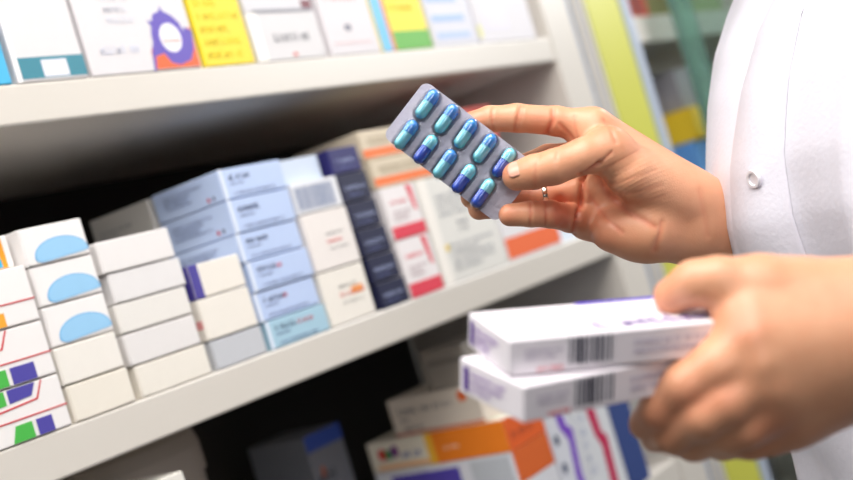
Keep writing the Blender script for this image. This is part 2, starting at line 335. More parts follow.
# ------------------------------------------------------------------ lower shelf
ZL = HC-.4048
def lbox(x0, x1, z0, z1, y, D, col, label, prints=(), **k):
    return carton(x0, x1, HC+z0+(GAP if z0 > -.404 else .0005), HC+z1-GAP, y, D, col, label, prints, flap=None, **k)
G8 = 'boxes piled on the lower shelf'
lbox(1.2, 1.283, -.405, -.358, 0, .22, (224, 220, 216), 'white box at the bottom of the pile on the lower shelf')
lbox(1.2, 1.283, -.358, -.312, 0, .22, (215, 216, 222), 'white and grey box third from top under the orange-fronted box')
lbox(1.2, 1.283, -.312, -.272, 0, .215, (222, 224, 234), 'white box with a violet side panel just under the orange one', [('rect', 'L', 'violet_panel', .12, .62, .2, .82, (84, 70, 175)), ('rect', 'F', 'orange_front', 0, 1, 0, 1, (214, 100, 40)), ('rect', 'L', 'grey_panel', .7, .97, .1, .9, (190, 196, 205))])
lbox(1.2, 1.283, -.272, -.232, 0, .215, (232, 226, 210), 'box with an orange side panel and coloured dots on the lower shelf', [
    ('rect', 'L', 'orange_panel', .47, 1, .0, 1, (240, 130, 30)), ('rect', 'L', 'yellow_fade', .44, .49, 0, 1, (245, 190, 60)), ('rect', 'F', 'orange_front', 0, 1, 0, 1, (224, 96, 36)), ('text', 'F', 'dark_lettering', .1, .7, .3, .7, (130, 50, 40)),
    ('ellipse', 'L', 'red_dot', .07, .14, .35, .75, (210, 60, 60)), ('ellipse', 'L', 'green_dot', .12, .18, .35, .7, (70, 140, 90)), ('ellipse', 'L', 'purple_dot', .17, .23, .4, .8, (120, 60, 130)),
    ('text', 'L', 'blue_lettering', .25, .42, .35, .72, (80, 100, 170)), ('text', 'L', 'white_lettering', .56, .68, .4, .6, (250, 225, 200)), ('rect', 'L', 'pale_orange_line', .05, .44, .05, .2, (240, 190, 140))])
lbox(1.205, 1.285, -.232, -.184, .026, .14, (214, 204, 192), 'beige box with dark lettering lying on the orange-panelled box', [
    ('text', 'L', 'dark_lettering', .1, .72, .55, .82, (90, 90, 100)), ('ellipse', 'L', 'orange_dot', .78, .88, .6, .9, (225, 110, 60)), ('text', 'L', 'dark_lettering', .1, .2, .36, .5, (100, 100, 110)), ('text', 'L', 'dark_lettering', .12, .34, .12, .3, (90, 90, 100)), ('rect', 'L', 'red_line', 0, 1, 0, .06, (215, 130, 110))])
lbox(1.207, 1.285, -.184, -.135, .03, .065, (150, 143, 135), 'grey-brown box on top of the pile on the lower shelf', [('rect', 'L', 'dark_line', .1, 1, .6, .72, (120, 116, 112))])
lbox(1.289, 1.345, -.405, -.225, 0, .12, (214, 216, 224), 'upright white box with a purple zigzag stripe on the lower shelf', [
    ('poly', 'F', 'purple_stripe', 0, 1, 0, 1, (120, 70, 190), [(.35, .99), (.65, .99), (.75, .7), (.95, .66), (.8, .35), (.9, .05), (.6, .05), (.55, .35), (.68, .6), (.45, .7)]), ('ellipse', 'F', 'dark_dot', .1, .3, .6, .68, (60, 70, 100)), ('ellipse', 'F', 'dark_dot', .1, .3, .4, .48, (70, 80, 110))])
lbox(1.349, 1.440, -.405, -.235, 0, .12, (216, 218, 222), 'upright white box with a crimson streak on the lower shelf', [
    ('poly', 'F', 'crimson_streak', 0, 1, 0, 1, (190, 30, 80), [(.36, .99), (.62, .99), (.66, .55), (.78, .5), (.7, .05), (.5, .05), (.56, .45), (.46, .55)]), ('text', 'F', 'blue_lettering', .1, .34, .3, .8, (150, 160, 190), 5)])
lbox(1.444, 1.50, -.405, -.25, 0, .12, (52, 72, 130), 'dark blue box at the right end of the lower shelf')
lbox(1.12, 1.19, -.405, -.195, .24, .10, (120, 124, 134), 'white-blue box with a blue top stripe, lower shelf shade put into its grey tone', [('rect', 'F', 'blue_stripe', .0, 1, .9, 1, (50, 80, 170)), ('text', 'F', 'dark_lettering', .1, .7, .4, .8, (50, 55, 70), 4), ('ellipse', 'F', 'orange_dot', .2, .32, .72, .8, (170, 90, 60))])  # white-blue box; the shade deep in the shelf is put into its colours
lbox(.64, .728, -.405, -.134, .01, .075, (234, 230, 222), 'white box whose corner shows at the bottom, under the middle shelf', [])
# round tub lying on its side
def lathe(profile, n=48):
    V = []; Fc = []; m = len(profile)
    for i in range(n):
        t = 2*math.pi*i/n
        for r, z in profile: V.append((r*math.cos(t), r*math.sin(t), z))
    for i in range(n):
        for j in range(m-1):
            Fc.append((i*m+j, ((i+1) % n)*m+j, ((i+1) % n)*m+j+1, i*m+j+1))
    return V, Fc
tub = empty('plastic_tub', (.788, .205, HC-.4048))
tag(tub, 'grey round plastic tub in shadow under the middle shelf, bottom left', 'tub')
M_tub = new_mat('tub_grey', srgb(168, 160, 152), .5, .04, 8)
mesh_obj('tub_body', *lathe([(.0001, 0), (.09, 0), (.096, .004), (.102, .245), (.0001, .245)]), M_tub, tub)
mesh_obj('tub_lid', *lathe([(.0001, .2452), (.105, .2452), (.105, .272), (.101, .286), (.09, .294), (.0001, .297)]), M_tub, tub)

# ------------------------------------------------------------------ second bay contents
X2 = 1.87
def b2(x0, x1, z0, z1, y, col, label, prints=()): return carton(x0, x1, HC+z0+.0005, HC+z1, y, .14, col, label, prints, flap=None)
b2(1.885, 2.01, .245, .345, .03, (205, 70, 45), 'red-orange box on the far bay shelf, top right of the stripe', [('rect', 'F', 'dark_panel', .55, .8, .1, .9, (165, 55, 50))])
b2(2.16, 2.34, .245, .37, .03, (150, 160, 110), 'blurred olive box on the far bay shelf beyond the glass edge')
b2(2.03, 2.15, -.060, .024, .03, (95, 150, 215), 'blue box under the yellow one in the far bay')
b2(2.04, 2.25, .0245, .082, .02, (236, 196, 40), 'bright yellow box in the far bay above the wrist')
b2(2.155, 2.25, -.060, .024, .03, (200, 200, 205), 'pale grey box beside the blue box in the far bay')
b2(2.06, 2.20, .0830, .155, .04, (150, 146, 152), 'grey-lilac box stacked on the yellow box in the far bay', [('rect', 'F', 'maroon_mark', .7, .9, .3, .7, (170, 60, 70))])
b2(2.27, 2.42, -.060, .10, .03, (120, 96, 84), 'brown box in the far bay beside the coat edge')

# ------------------------------------------------------------------ implicit modelling
def cap(P, a, b, ra, rb):
    a = np.asarray(a, np.float32); b = np.asarray(b, np.float32)
    ba = b-a; pa = P-a
    h = np.clip((pa@ba)/max(float(ba@ba), 1e-9), 0, 1)
    d = pa-h[..., None]*ba
    return np.sqrt((d*d).sum(-1))-(ra+(rb-ra)*h)
def smin(a, b, k):
    h = np.clip(.5+.5*(b-a)/k, 0, 1); return b+(a-b)*h-k*h*(1-h)
def ell(P, c, r, M=None):
    q = P-np.asarray(c, np.float32)
    if M is not None: q = q@M.astype(np.float32)
    q = q/np.asarray(r, np.float32); n = np.sqrt((q*q).sum(-1)); return (n-1)*min(r)
def nets(fn, lo, hi, h):
    lo = np.array(lo); n = np.ceil((np.array(hi)-lo)/h).astype(int)+1
    g = np.empty(tuple(n), np.float32)
    ys, zs = np.meshgrid(np.arange(n[1]), np.arange(n[2]), indexing='ij')
    step = max(1, int(400000/(n[1]*n[2])))
    for i in range(0, n[0], step):
        k = min(step, n[0]-i)
        P = np.empty((k, n[1], n[2], 3), np.float32)
        P[..., 0] = (lo[0]+h*(np.arange(i, i+k)))[:, None, None]; P[..., 1] = lo[1]+h*ys; P[..., 2] = lo[2]+h*zs
        g[i:i+k] = fn(P)
    s = g < 0; c = [slice(None, -1), slice(1, None)]
    cnt = sum(s[c[a], c[b], c[d]].astype(int) for a in (0, 1) for b in (0, 1) for d in (0, 1))
    mixed = (cnt > 0) & (cnt < 8); idx = -np.ones(mixed.shape, int); idx[mixed] = np.arange(mixed.sum())
    I = np.argwhere(mixed); acc = np.zeros((len(I), 3)); w = np.zeros(len(I))
    for ax in range(3):
        o1, o2 = [k for k in range(3) if k != ax]
        for u in (0, 1):
            for v in (0, 1):
                A = I.copy(); A[:, o1] += u; A[:, o2] += v; B = A.copy(); B[:, ax] += 1
                ga = g[A[:, 0], A[:, 1], A[:, 2]]; gb = g[B[:, 0], B[:, 1], B[:, 2]]
                m = (ga < 0) != (gb < 0); t = np.where(m, ga/np.where(m, ga-gb, 1), 0)
                pt = A.astype(float); pt[:, ax] += t; acc[m] += pt[m]; w[m] += 1
    V = lo+h*acc/w[:, None]; Q = []
    for ax in range(3):
        o1, o2 = (ax+1) % 3, (ax+2) % 3
        sl = [slice(1, -1)]*3; sl[ax] = slice(None, -1)
        sl2 = list(sl); sl2[ax] = slice(1, None)
        # interior grid edges along ax
        A = s[tuple(sl)]; B = s[tuple(sl2)]
        E = np.argwhere(A != B); off = np.ones(3, int); off[ax] = 0; E0 = E+off
        if not len(E0): continue
        d1 = np.zeros(3, int); d1[o1] = 1; d2 = np.zeros(3, int); d2[o2] = 1
        f = lambda e: idx[e[:, 0], e[:, 1], e[:, 2]]
        q = np.stack([f(E0-d1-d2), f(E0-d2), f(E0), f(E0-d1)], 1)
        ins = s[E0[:, 0], E0[:, 1], E0[:, 2]]
        q[~ins] = q[~ins][:, ::-1]; Q.append(q[(q >= 0).all(1)])
    return V, np.concatenate(Q)
def chain(P, pts, rs, k=.0025):
    d = None
    for i in range(len(pts)-1):
        c = cap(P, pts[i], pts[i+1], rs[i], rs[i+1]); d = c if d is None else smin(d, c, k)
    return d
def vnormals(V, Q):
    n = np.cross(V[Q[:, 2]]-V[Q[:, 0]], V[Q[:, 3]]-V[Q[:, 1]]); N = np.zeros_like(V)
    for k in range(4): np.add.at(N, Q[:, k], n)
    return N/np.maximum(np.linalg.norm(N, axis=1), 1e-12)[:, None]
def relax(V, Q, it=2, f=.5):
    for _ in range(it):
        S = np.zeros_like(V); c = np.zeros(len(V))
        for k in range(4):
            np.add.at(S, Q[:, k], V[Q[:, (k+1) % 4]]+V[Q[:, (k-1) % 4]]); np.add.at(c, Q[:, k], 2)
        V = V+f*(S/np.maximum(c, 1)[:, None]-V)
    return V
def crease(V, N, px, py, line, sig, depth, facing):
    """press a skin fold into the surface along a measured line"""
    best = np.full(len(V), 1e9)
    for (x0, y0), (x1, y1) in zip(line[:-1], line[1:]):
        dx, dy = x1-x0, y1-y0; t = np.clip(((px-x0)*dx+(py-y0)*dy)/(dx*dx+dy*dy), 0, 1)
        best = np.minimum(best, np.hypot(px-x0-t*dx, py-y0-t*dy))
    w = np.exp(-(best/sig)**2)*facing
    return V-N*(w*depth)[:, None], w

# ------------------------------------------------------------------ the right hand (palm to the camera, pinching the strip)
def H1(px, py, w): return camc(px, py, w, .83)
mm = .001
palm1 = [  # a, b, ra, rb
    (H1(606,150,4), H1(676,194,-22), .0125, .0180),    # thumb metacarpal
    (H1(630,176,4), H1(678,208,-22), .0145, .0175),     # thenar
    (H1(594,127,-17), H1(690,196,-32), .0125, .018),   # index
    (H1(588,138,-19), H1(690,205,-34), .0125, .018),
    (H1(596,160,-28), H1(690,215,-34), .013, .018),    # middle
    (H1(592,190,-32), H1(690,228,-34), .0125, .018),   # ring
    (H1(588,222,-34), H1(640,232,-24), .0120, .016), (H1(612,232,-14), H1(645,232,-13), .0130, .017),   # little / hypothenar
    (H1(640,233,-14), H1(690,240,-32), .017, .0165),
    (H1(690,206,-34), H1(722,216,-46), .0205, .0215), (H1(690,230,-34), H1(725,238,-46), .019, .0215),
    (H1(722,216,-46), H1(800,256,-120), .0215, .028), (H1(725,238,-46), H1(800,270,-120), .0215, .028)]
fing1 = {
 'index': ([H1(592,127,-17), H1(556,121,-18), H1(517,118,-17), H1(490,119,-16), H1(461,126,-15)], [.0115, .0100, .0096, .0088, .0078]),
 'middle': ([H1(590,155,-30), H1(548,158,-38), H1(512,172,-36), H1(482,190,-22), H1(472,197,-16)], [.0105, .0095, .0092, .0085, .0080]),
 'ring': ([H1(590,188,-32), H1(546,196,-26), H1(518,199,-24), H1(490,206,-16), H1(479,209,-13)], [.0105, .0092, .0090, .0082, .0075]),
 'little': ([H1(590,222,-36), H1(570,218,-20), H1(550,214,-2), H1(531,214,1), H1(510,215,-1)], [.0110, .0098, .0092, .0085, .0077]),
 'thumb': ([H1(610,150,6), H1(584,156,13), H1(554,167,17), H1(534,172,15), H1(517,176,11)], [.0148, .0120, .0115, .0112, .0098]),
}
def hand1(P):
    palm = None
    for a, b, ra, rb in palm1:
        c = cap(P, a, b, ra, rb); palm = c if palm is None else smin(palm, c, .011)
    d = palm
    for nm, (pts, rs) in fing1.items():
        f = smin(palm, chain(P, pts, rs), .007 if nm != 'thumb' else .010)
        d = np.minimum(d, f) if nm != 'index' else smin(d, f, .002)
    return d
allp = np.array([p for s in palm1 for p in s[:2]]+[p for f in fing1.values() for p in f[0]])
V1, Q1 = nets(hand1, allp.min(0)-.034, allp.max(0)+.034, .00115)
V1 = relax(V1, Q1, 2, .5)
N1 = vnormals(V1, Q1)
def view_facing(V, N):
    d = -V/np.linalg.norm(V, axis=1)[:, None]; return np.clip((N*d).sum(1)*1.6+.15, 0, 1)
px, py = topix(V1); fc1 = view_facing(V1, N1)
flush = np.zeros(len(V1))
lines = [
 ([(493,107),(492,118),(493,129)], 1.3, .0007), ([(521,103),(519,112),(514,132)], 1.7, .0011), ([(524,104),(522,114),(517,133)], 1.2, .0006),
 ([(553,110),(553,120),(545,137)], 2.4, .0011), ([(560,124),(567,132),(574,140)], 2.0, .0008), ([(575,116),(575,128),(577,138)], 1.6, .0006),
 
 ([(600,163),(590,171),(580,179)], 2.2, .0022), ([(612,152),(600,163),(586,173)], 1.6, .0008),
 ([(582,176),(582,195),(579,216)], 2.8, .004), ([(579,214),(574,232),(568,245)], 2.2, .0026), ([(582,182),(592,200),(606,218),(622,232)], 2.4, .0006), ([(560,200),(562,225)], 6, .0015),

 ([(600,178),(610,196),(628,212),(655,226)], 3.5, .0010),
 ([(662,222),(660,235),(655,250)], 2.8, .0008), 
 ([(530,203),(531,214),(530,226)], 1.3, .0008), ([(545,202),(546,214),(545,228)], 1.4, .0009),
 ([(540,155),(536,166),(535,186)], 1.6, .0004), ([(557,152),(556,160)], 1.5, .0004),
 ([(640,150),(625,158),(608,168),(596,177)], 2.0, .0003), ([(655,170),(638,176),(618,183),(604,186)], 2.0, .0003), ([(662,185),(645,190),(628,194),(612,194)], 2.0, .0003),
 ([(664,196),(650,201),(634,203),(620,202)], 1.8, .0002), ([(604,120),(612,132),(616,142)], 1.7, .0006),
 ([(700,190),(704,210),(708,235)], 3.5, .0004)]
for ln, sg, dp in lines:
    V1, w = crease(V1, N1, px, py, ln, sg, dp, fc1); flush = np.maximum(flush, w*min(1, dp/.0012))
# fine fan-like wrinkles across the thenar
ang = np.arctan2(py-140, px-600)
def gauss(px, py, x, y, s): return np.exp(-(((px-x)**2+(py-y)**2)/s**2))
wr = gauss(px, py, 640, 185, 34)*fc1
V1 = V1-N1*(wr*.00016*(np.sin((py*1.0+px*.45)*1.35+2*np.sin(px*.08))))[:, None]
tips = sum(gauss(px, py, x, y, s) for x, y, s in ((470,115,20),(505,172,12),(505,215,14),(560,210,26),(490,212,16),(600,235,30),(560,135,14),(612,130,16),(535,195,18),(540,122,16)))
flush2 = np.clip(tips, 0, 1)
Vw1 = CAM+(V1@R.T)

# ------------------------------------------------------------------ the left hand (back to the camera, gripping two cartons)
D2 = .615
def H2(px, py, w): return camc(px, py, w, D2)
palm2 = [
    (H2(748,305,-4), H2(870,330,-6), .0165, .022),
    (H2(752,335,6), H2(895,330,-4), .0165, .020),
    (H2(760,362,8), H2(895,340,-4), .0165, .020),
    (H2(772,392,4), H2(895,350,-6), .0160, .020),
    (H2(792,416,-6), H2(890,360,-10), .0150, .020),
    (H2(770,290,-10), H2(850,300,-8), .0135, .021),
    (H2(895,318,-6), H2(960,318,-14), .025, .026), (H2(895,352,-6), H2(960,352,-14), .025, .026),
    (H2(960,318,-14), H2(1090,330,-22), .026, .034), (H2(960,352,-14), H2(1090,350,-22), .026, .034)]
fing2 = {
 'thumb': ([H2(800,292,-8), H2(760,284,-4), H2(718,280,-2), H2(695,283,-5), H2(672,296,-12)], [.0165, .0140, .0115, .0112, .0095]),
 'index': ([H2(760,338,6), H2(716,368,10), H2(686,386,8), H2(660,410,-2), H2(645,424,-16)], [.0160, .0130, .0115, .0100, .0085]),
 'middle': ([H2(768,366,8), H2(726,402,12), H2(704,416,10), H2(672,434,-6), H2(655,437,-24)], [.0155, .0125, .0110, .0095, .0080]),
 'ring': ([H2(778,392,4), H2(744,424,6), H2(728,432,2), H2(694,443,-16), H2(676,441,-34)], [.0150, .0120, .0105, .0090, .0080]),
 'little': ([H2(794,414,-6), H2(766,434,-8), H2(750,440,-12), H2(722,443,-30), H2(705,441,-42)], [.0135, .0105, .0095, .0085, .0075]),
}
def hand2(P):
    palm = None
    for a, b, ra, rb in palm2:
        c = cap(P, a, b, ra, rb); palm = c if palm is None else smin(palm, c, .011)
    d = palm
    for nm, (pts, rs) in fing2.items():
        f = smin(palm, chain(P, pts, rs, .004), .010)
        d = smin(d, f, .0025)
    return d
allp = np.array([p for s in palm2 for p in s[:2]]+[p for f in fing2.values() for p in f[0]])
V2, Q2 = nets(hand2, allp.min(0)-.036, allp.max(0)+.036, .0017)
V2 = relax(V2, Q2, 2, .5); N2 = vnormals(V2, Q2)
px2, py2 = topix(V2)
fl2 = np.clip(sum(gauss(px2, py2, x, y, s) for x, y, s in ((655,300,24),(650,425,26),(690,400,24),(745,325,24),(725,395,20),(770,430,26))), 0, 1)
for x, y in ((752,335),(764,366),(780,394)):   # knuckles
    V2 = V2+N2*(gauss(px2, py2, x, y, 16)*.0016)[:, None]
Vw2 = CAM+(V2@R.T)

# ------------------------------------------------------------------ rest of the body (metres, world)
PC_a, PC_b = .368, .875
th = math.radians(15)
FA = RT*(-math.cos(th))+FW*(-math.sin(th))     # the way the person faces
LE = np.cross(np.array([0, 0, 1.]), FA)        # the person's left
PB = ab(PC_a, PC_b, 0)
def pl(f, l, z): return PB+FA*f+LE*l+np.array([0, 0, z])
elbL = ab(.43, .635, 1.085); elbR = ab(.322, 1.00, 1.10)
shL = pl(-.02, .165, 1.385); shR = pl(-.03, -.135, 1.385)
wrL = CAM+R@H2(1090,340,-22); wrR = CAM+R@H1(800,262,-120)
def lmix(a, b, t): return np.asarray(a)*(1-t)+np.asarray(b)*t
headC = pl(.025, 0, 1.575)
def bodyf(P):
    d = cap(P, pl(0, 0, 1.0), pl(0, 0, 1.28), .10, .105)
    for s in (-1, 1):
        d = smin(d, cap(P, pl(0, s*.05, .95), pl(0, s*.07, 1.28), .095, .088), .05)
        d = smin(d, cap(P, pl(-.02, s*.12, 1.385), pl(-.02, s*.03, 1.41), .045, .045), .05)
        d = smin(d, cap(P, pl(0, s*.075, .93), pl(0, s*.084, .52), .078, .054), .03)
        d = np.minimum(d, smin(cap(P, pl(0, s*.085, .52), pl(-.01, s*.085, .09), .052, .034), cap(P, pl(-.01, s*.085, .05), pl(.1, s*.095, .035), .034, .024), .02))
    for sh, el, wr in ((shL, elbL, wrL), (shR, elbR, wrR)):
        d = smin(d, cap(P, sh, el, .046, .036), .03)
        d = smin(d, cap(P, el, wr, .036, .031), .012)
    d = smin(d, cap(P, pl(-.02, 0, 1.38), pl(.0, 0, 1.50), .052, .048), .03)
    hd = ell(P, headC+np.array([0, 0, .012]), (.075, .095, .108), np.array([LE, FA, [0, 0, 1]]).T)
    hd = smin(hd, ell(P, headC+FA*.035+np.array([0, 0, -.055]), (.052, .055, .055), np.array([LE, FA, [0, 0, 1]]).T), .03)
    hd = smin(hd, cap(P, headC+FA*.088+np.array([0, 0, .012]), headC+FA*.108+np.array([0, 0, -.022]), .007, .012), .012)   # nose
    for s in (-1, 1):
        hd = smin(hd, ell(P, headC+LE*s*.076+FA*-.005+np.array([0, 0, -.005]), (.008, .018, .030), np.array([LE, FA, [0, 0, 1]]).T), .006)
        hd = -smin(-hd, cap(P, headC+LE*s*.030+FA*.098+np.array([0, 0, .008]), headC+LE*s*.034+FA*.098+np.array([0, 0, .008]), .013, .013), .008)
        hd = smin(hd, cap(P, headC+LE*s*.018+FA*.093+np.array([0, 0, .032]), headC+LE*s*.048+FA*.083+np.array([0, 0, .030]), .006, .005), .010)
    hd = smin(hd, cap(P, headC+LE*.018+FA*.088+np.array([0, 0, -.050]), headC-LE*.018+FA*.088+np.array([0, 0, -.050]), .006, .006), .006)
    hd = smin(hd, cap(P, headC+LE*.016+FA*.086+np.array([0, 0, -.061]), headC-LE*.016+FA*.086+np.array([0, 0, -.061]), .007, .007), .006)
    return smin(d, hd, .02)
cs = np.array([pl(f, l, 0) for f in (-.17, .22) for l in (-.24, .24)]+[elbL, elbR, wrL, wrR])
V3, Q3 = nets(bodyf, [cs[:, 0].min()-.05, cs[:, 1].min()-.05, 0.001], [cs[:, 0].max()+.05, cs[:, 1].max()+.05, 1.75], .0075)

def skin_material():
    m = bpy.data.materials.new('skin'); m.use_nodes = True; nt = m.node_tree; b = nt.nodes['Principled BSDF']
    at = nt.nodes.new('ShaderNodeAttribute'); at.attribute_name = 'flush'
    n = nt.nodes.new('ShaderNodeTexNoise'); n.inputs['Scale'].default_value = 55; n.inputs['Detail'].default_value = 5
    tc = nt.nodes.new('ShaderNodeTexCoord'); nt.links.new(tc.outputs['Object'], n.inputs['Vector'])
    m1 = nt.nodes.new('ShaderNodeMix'); m1.data_type = 'RGBA'; m1.inputs[6].default_value = (*srgb(230, 174, 138), 1); m1.inputs[7].default_value = (*srgb(214, 148, 112), 1)
    nt.links.new(n.outputs['Fac'], m1.inputs[0])
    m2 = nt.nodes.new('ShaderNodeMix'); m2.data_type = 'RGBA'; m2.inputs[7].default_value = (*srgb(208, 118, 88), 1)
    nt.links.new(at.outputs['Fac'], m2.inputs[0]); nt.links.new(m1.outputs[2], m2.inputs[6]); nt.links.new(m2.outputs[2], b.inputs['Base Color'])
    b.inputs['Roughness'].default_value = .42
    b.inputs['Subsurface Weight'].default_value = .12; b.inputs['Subsurface Radius'].default_value = (1, .35, .2); b.inputs['Subsurface Scale'].default_value = .004
    v = nt.nodes.new('ShaderNodeTexNoise'); v.inputs['Scale'].default_value = 900; v.inputs['Detail'].default_value = 2; nt.links.new(tc.outputs['Object'], v.inputs['Vector'])
    bp = nt.nodes.new('ShaderNodeBump'); bp.inputs['Strength'].default_value = .25; bp.inputs['Distance'].default_value = .0005
    nt.links.new(v.outputs['Fac'], bp.inputs['Height']); nt.links.new(bp.outputs['Normal'], b.inputs['Normal'])
    return m
M_skin = skin_material()
person = empty('person', PB)
tag(person, 'person in a white coat holding a blister strip and two cartons', 'person')
VA = np.concatenate([Vw1, Vw2, V3])-PB
QA = np.concatenate([Q1, Q2+len(Vw1), Q3+len(Vw1)+len(Vw2)])
body = mesh_obj('body', VA, QA, M_skin, person, smooth=True)
at = body.data.attributes.new('flush', 'FLOAT', 'POINT')
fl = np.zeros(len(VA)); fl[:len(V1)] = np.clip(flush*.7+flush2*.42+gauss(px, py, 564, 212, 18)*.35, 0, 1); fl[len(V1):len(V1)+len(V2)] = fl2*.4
at.data.foreach_set('value', fl.astype(np.float32))

# thumb nail
def nail(ctr, axis, up, L, W, rr, name='thumb_nail'):
    axis = axis/np.linalg.norm(axis); up = up-axis*(up@axis); up /= np.linalg.norm(up); sd = np.cross(axis, up)
    V = []; Fc = []; nu, nv = 13, 13
    for i in range(nu):
        t = i/(nu-1)*2-1
        wf = (1-abs(t)**4)**.5 if abs(t) < 1 else 0
        for j in range(nv):
            s = j/(nv-1)*2-1; a = s*(.05+.95*wf)*W/rr
            V.append(ctr+axis*t*L+sd*math.sin(a)*rr+up*(math.cos(a)*rr-rr-(.0010*t*t if t > 0 else 0)))
    for i in range(nu-1):
        for j in range(nv-1): Fc.append((i*nv+j, i*nv+j+1, (i+1)*nv+j+1, (i+1)*nv+j))
    Vw = CAM+(np.array(V)@R.T)-PB
    o = mesh_obj(name, Vw, Fc, M_nail, person, smooth=True)
    so = o.modifiers.new('thick', 'SOLIDIFY'); so.thickness = .0006; so.offset = 0
    o['label'] = 'pinkish glossy thumb nail'
    return o
M_nail = new_mat('nail', srgb(232, 172, 150), .3, .02, 30)
a_ = H1(517,177,11); b_ = H1(534,172,15)
ax_ = a_-b_; upv = np.array([-.25, .55, .80])
upn = upv-ax_*(upv@ax_)/(ax_@ax_); upn /= np.linalg.norm(upn)
nail(lmix(a_, b_, .25)+upn*.0103, ax_, upn, .0062, .0066, .0098)

# finger ring
def torus(ctr, ax, r, t, n=40, m=10):
    ax = ax/np.linalg.norm(ax); u = np.cross(ax, [0, 0, 1.]); u /= np.linalg.norm(u); v = np.cross(ax, u); V = []; Fc = []
    for i in range(n):
        a = 2*math.pi*i/n; e = u*math.cos(a)+v*math.sin(a)
        for j in range(m):
            b2_ = 2*math.pi*j/m; V.append(ctr+e*(r+t*.5*math.cos(b2_))+ax*t*1.6*math.sin(b2_))
    for i in range(n):
        for j in range(m): Fc.append((i*m+j, i*m+(j+1) % m, ((i+1) % n)*m+(j+1) % m, ((i+1) % n)*m+j))
    return np.array(V), Fc
rp = H1(546,196,-26); rq = H1(518,199,-24)
tv, tf = torus(lmix(rp, rq, .12), rp-rq, .0100, .0012)
M_ring = new_mat('ring_metal', (.85, .78, .65), .2, .02, 30, **{'Metallic': 1.0})
mesh_obj('finger_ring', CAM+(tv@R.T)-PB, tf, M_ring, person, smooth=True)['label'] = 'thin metal ring on a finger'

# eyes, hair
M_eye = new_mat('eye', srgb(240, 238, 235), .15, .01, 10); M_hair = new_mat('hair', srgb(70, 45, 30), .5, .3, 120)
for s in (-1, 1):
    v, f = lathe([(0.0001, -.0115)]+[(.0115*math.cos(t), .0115*math.sin(t)) for t in np.linspace(-1.4, 1.4, 9)]+[(.0001, .0115)], 20)
    c = headC+LE*s*.032+FA*.078+np.array([0, 0, .008])-PB
    mesh_obj('eye', np.array(v)+c, f, M_eye, person, smooth=True)
def hairf(P):
    Mh = np.array([LE, FA, [0, 0, 1]]).T
    d = ell(P, headC+FA*-.012+np.array([0, 0, .028]), (.084, .098, .105), Mh)
    d = smin(d, cap(P, headC-FA*.09, headC-FA*.10+np.array([0, 0, -.10]), .035, .018), .03)
    q = P-headC
    A_ = np.maximum(.022-q@FA, q@np.array([0, 0, 1.])-.072)
    return np.maximum(d, -A_)
Vh, Qh = nets(hairf, headC-.17, headC+.17, .006)
mesh_obj('hair', Vh-PB, Qh, M_hair, person, smooth=True)

# ------------------------------------------------------------------ clothes
zs_ = [0.48, .75, 1.02, 1.167, 1.195, 1.232, 1.253, 1.282, 1.317, 1.346, 1.36, 1.39, 1.425, 1.45]
fr_ = [.185, .165, .154, .168, .168, .161, .152, .138, .116, .088, .072, .066, .058, .055]
sd_ = [.225, .195, .162, .163, .164, .164, .164, .165, .165, .165, .165, .155, .10, .065]
bk_ = [.16, .14, .115, .12, .122, .122, .122, .125, .125, .122, .118, .105, .085, .070]
PA_ = .12
def coat_pt(z, a, e=0):
    f = np.interp(z, zs_, fr_); s = np.interp(z, zs_, sd_); k = np.interp(z, zs_, bk_)
    ca, sa = math.cos(a), math.sin(a)
    r_f = (f if ca > 0 else k)
    x = r_f*(abs(ca)**.9)*(1 if ca > 0 else -1); y = s*(abs(sa)**.9)*(1 if sa > 0 else -1)
    # soft folds
    env = min(1, max(0, (1.40-z)/.2))
    fold = .0030*math.sin(a*7+z*3+1.5*math.sin(z*9))+.0022*math.sin(a*15-z*6+2*math.sin(z*7+a*2))+.0018*math.sin(z*42+a*4)*math.exp(-((a-.9)/.5)**2)
    fold += .003*math.sin(a*11+z*2+1.2*math.sin(z*5))*math.exp(-((a-.3)/.9)**2)+.0016*math.sin(z*75)*math.exp(-((a-PA_)/.10)**2)
    fold += .004*math.exp(-((a-.55-.4*(z-1.2))/.05)**2)-.004*math.exp(-((a-.95+.8*(z-1.2))/.06)**2)+.0035*math.exp(-((a-1.35-.9*(z-1.2))/.07)**2)
    fold *= .4+.6*env
    n = np.array([x/(r_f**2), y/(s**2)]); n /= np.linalg.norm(n)+1e-9
    return pl(x+n[0]*(fold+e), y+n[1]*(fold+e), z), n
nz, na = 150, 240
V = []; Fc = []
zz = np.concatenate([np.linspace(.48, 1.45, nz)])
for z in zz:
    for i in range(na): V.append(coat_pt(z, 2*math.pi*i/na-math.pi)[0]-PB)
for j in range(nz-1):
    for i in range(na): Fc.append((j*na+i, j*na+(i+1) % na, (j+1)*na+(i+1) % na, (j+1)*na+i))
M_coat = new_mat('white_cotton', srgb(218, 216, 226), .75, .015, 300, .35)
coat = mesh_obj('lab_coat', V, Fc, M_coat, person, smooth=True)
so = coat.modifiers.new('thick', 'SOLIDIFY'); so.thickness = .0015; so.offset = -1
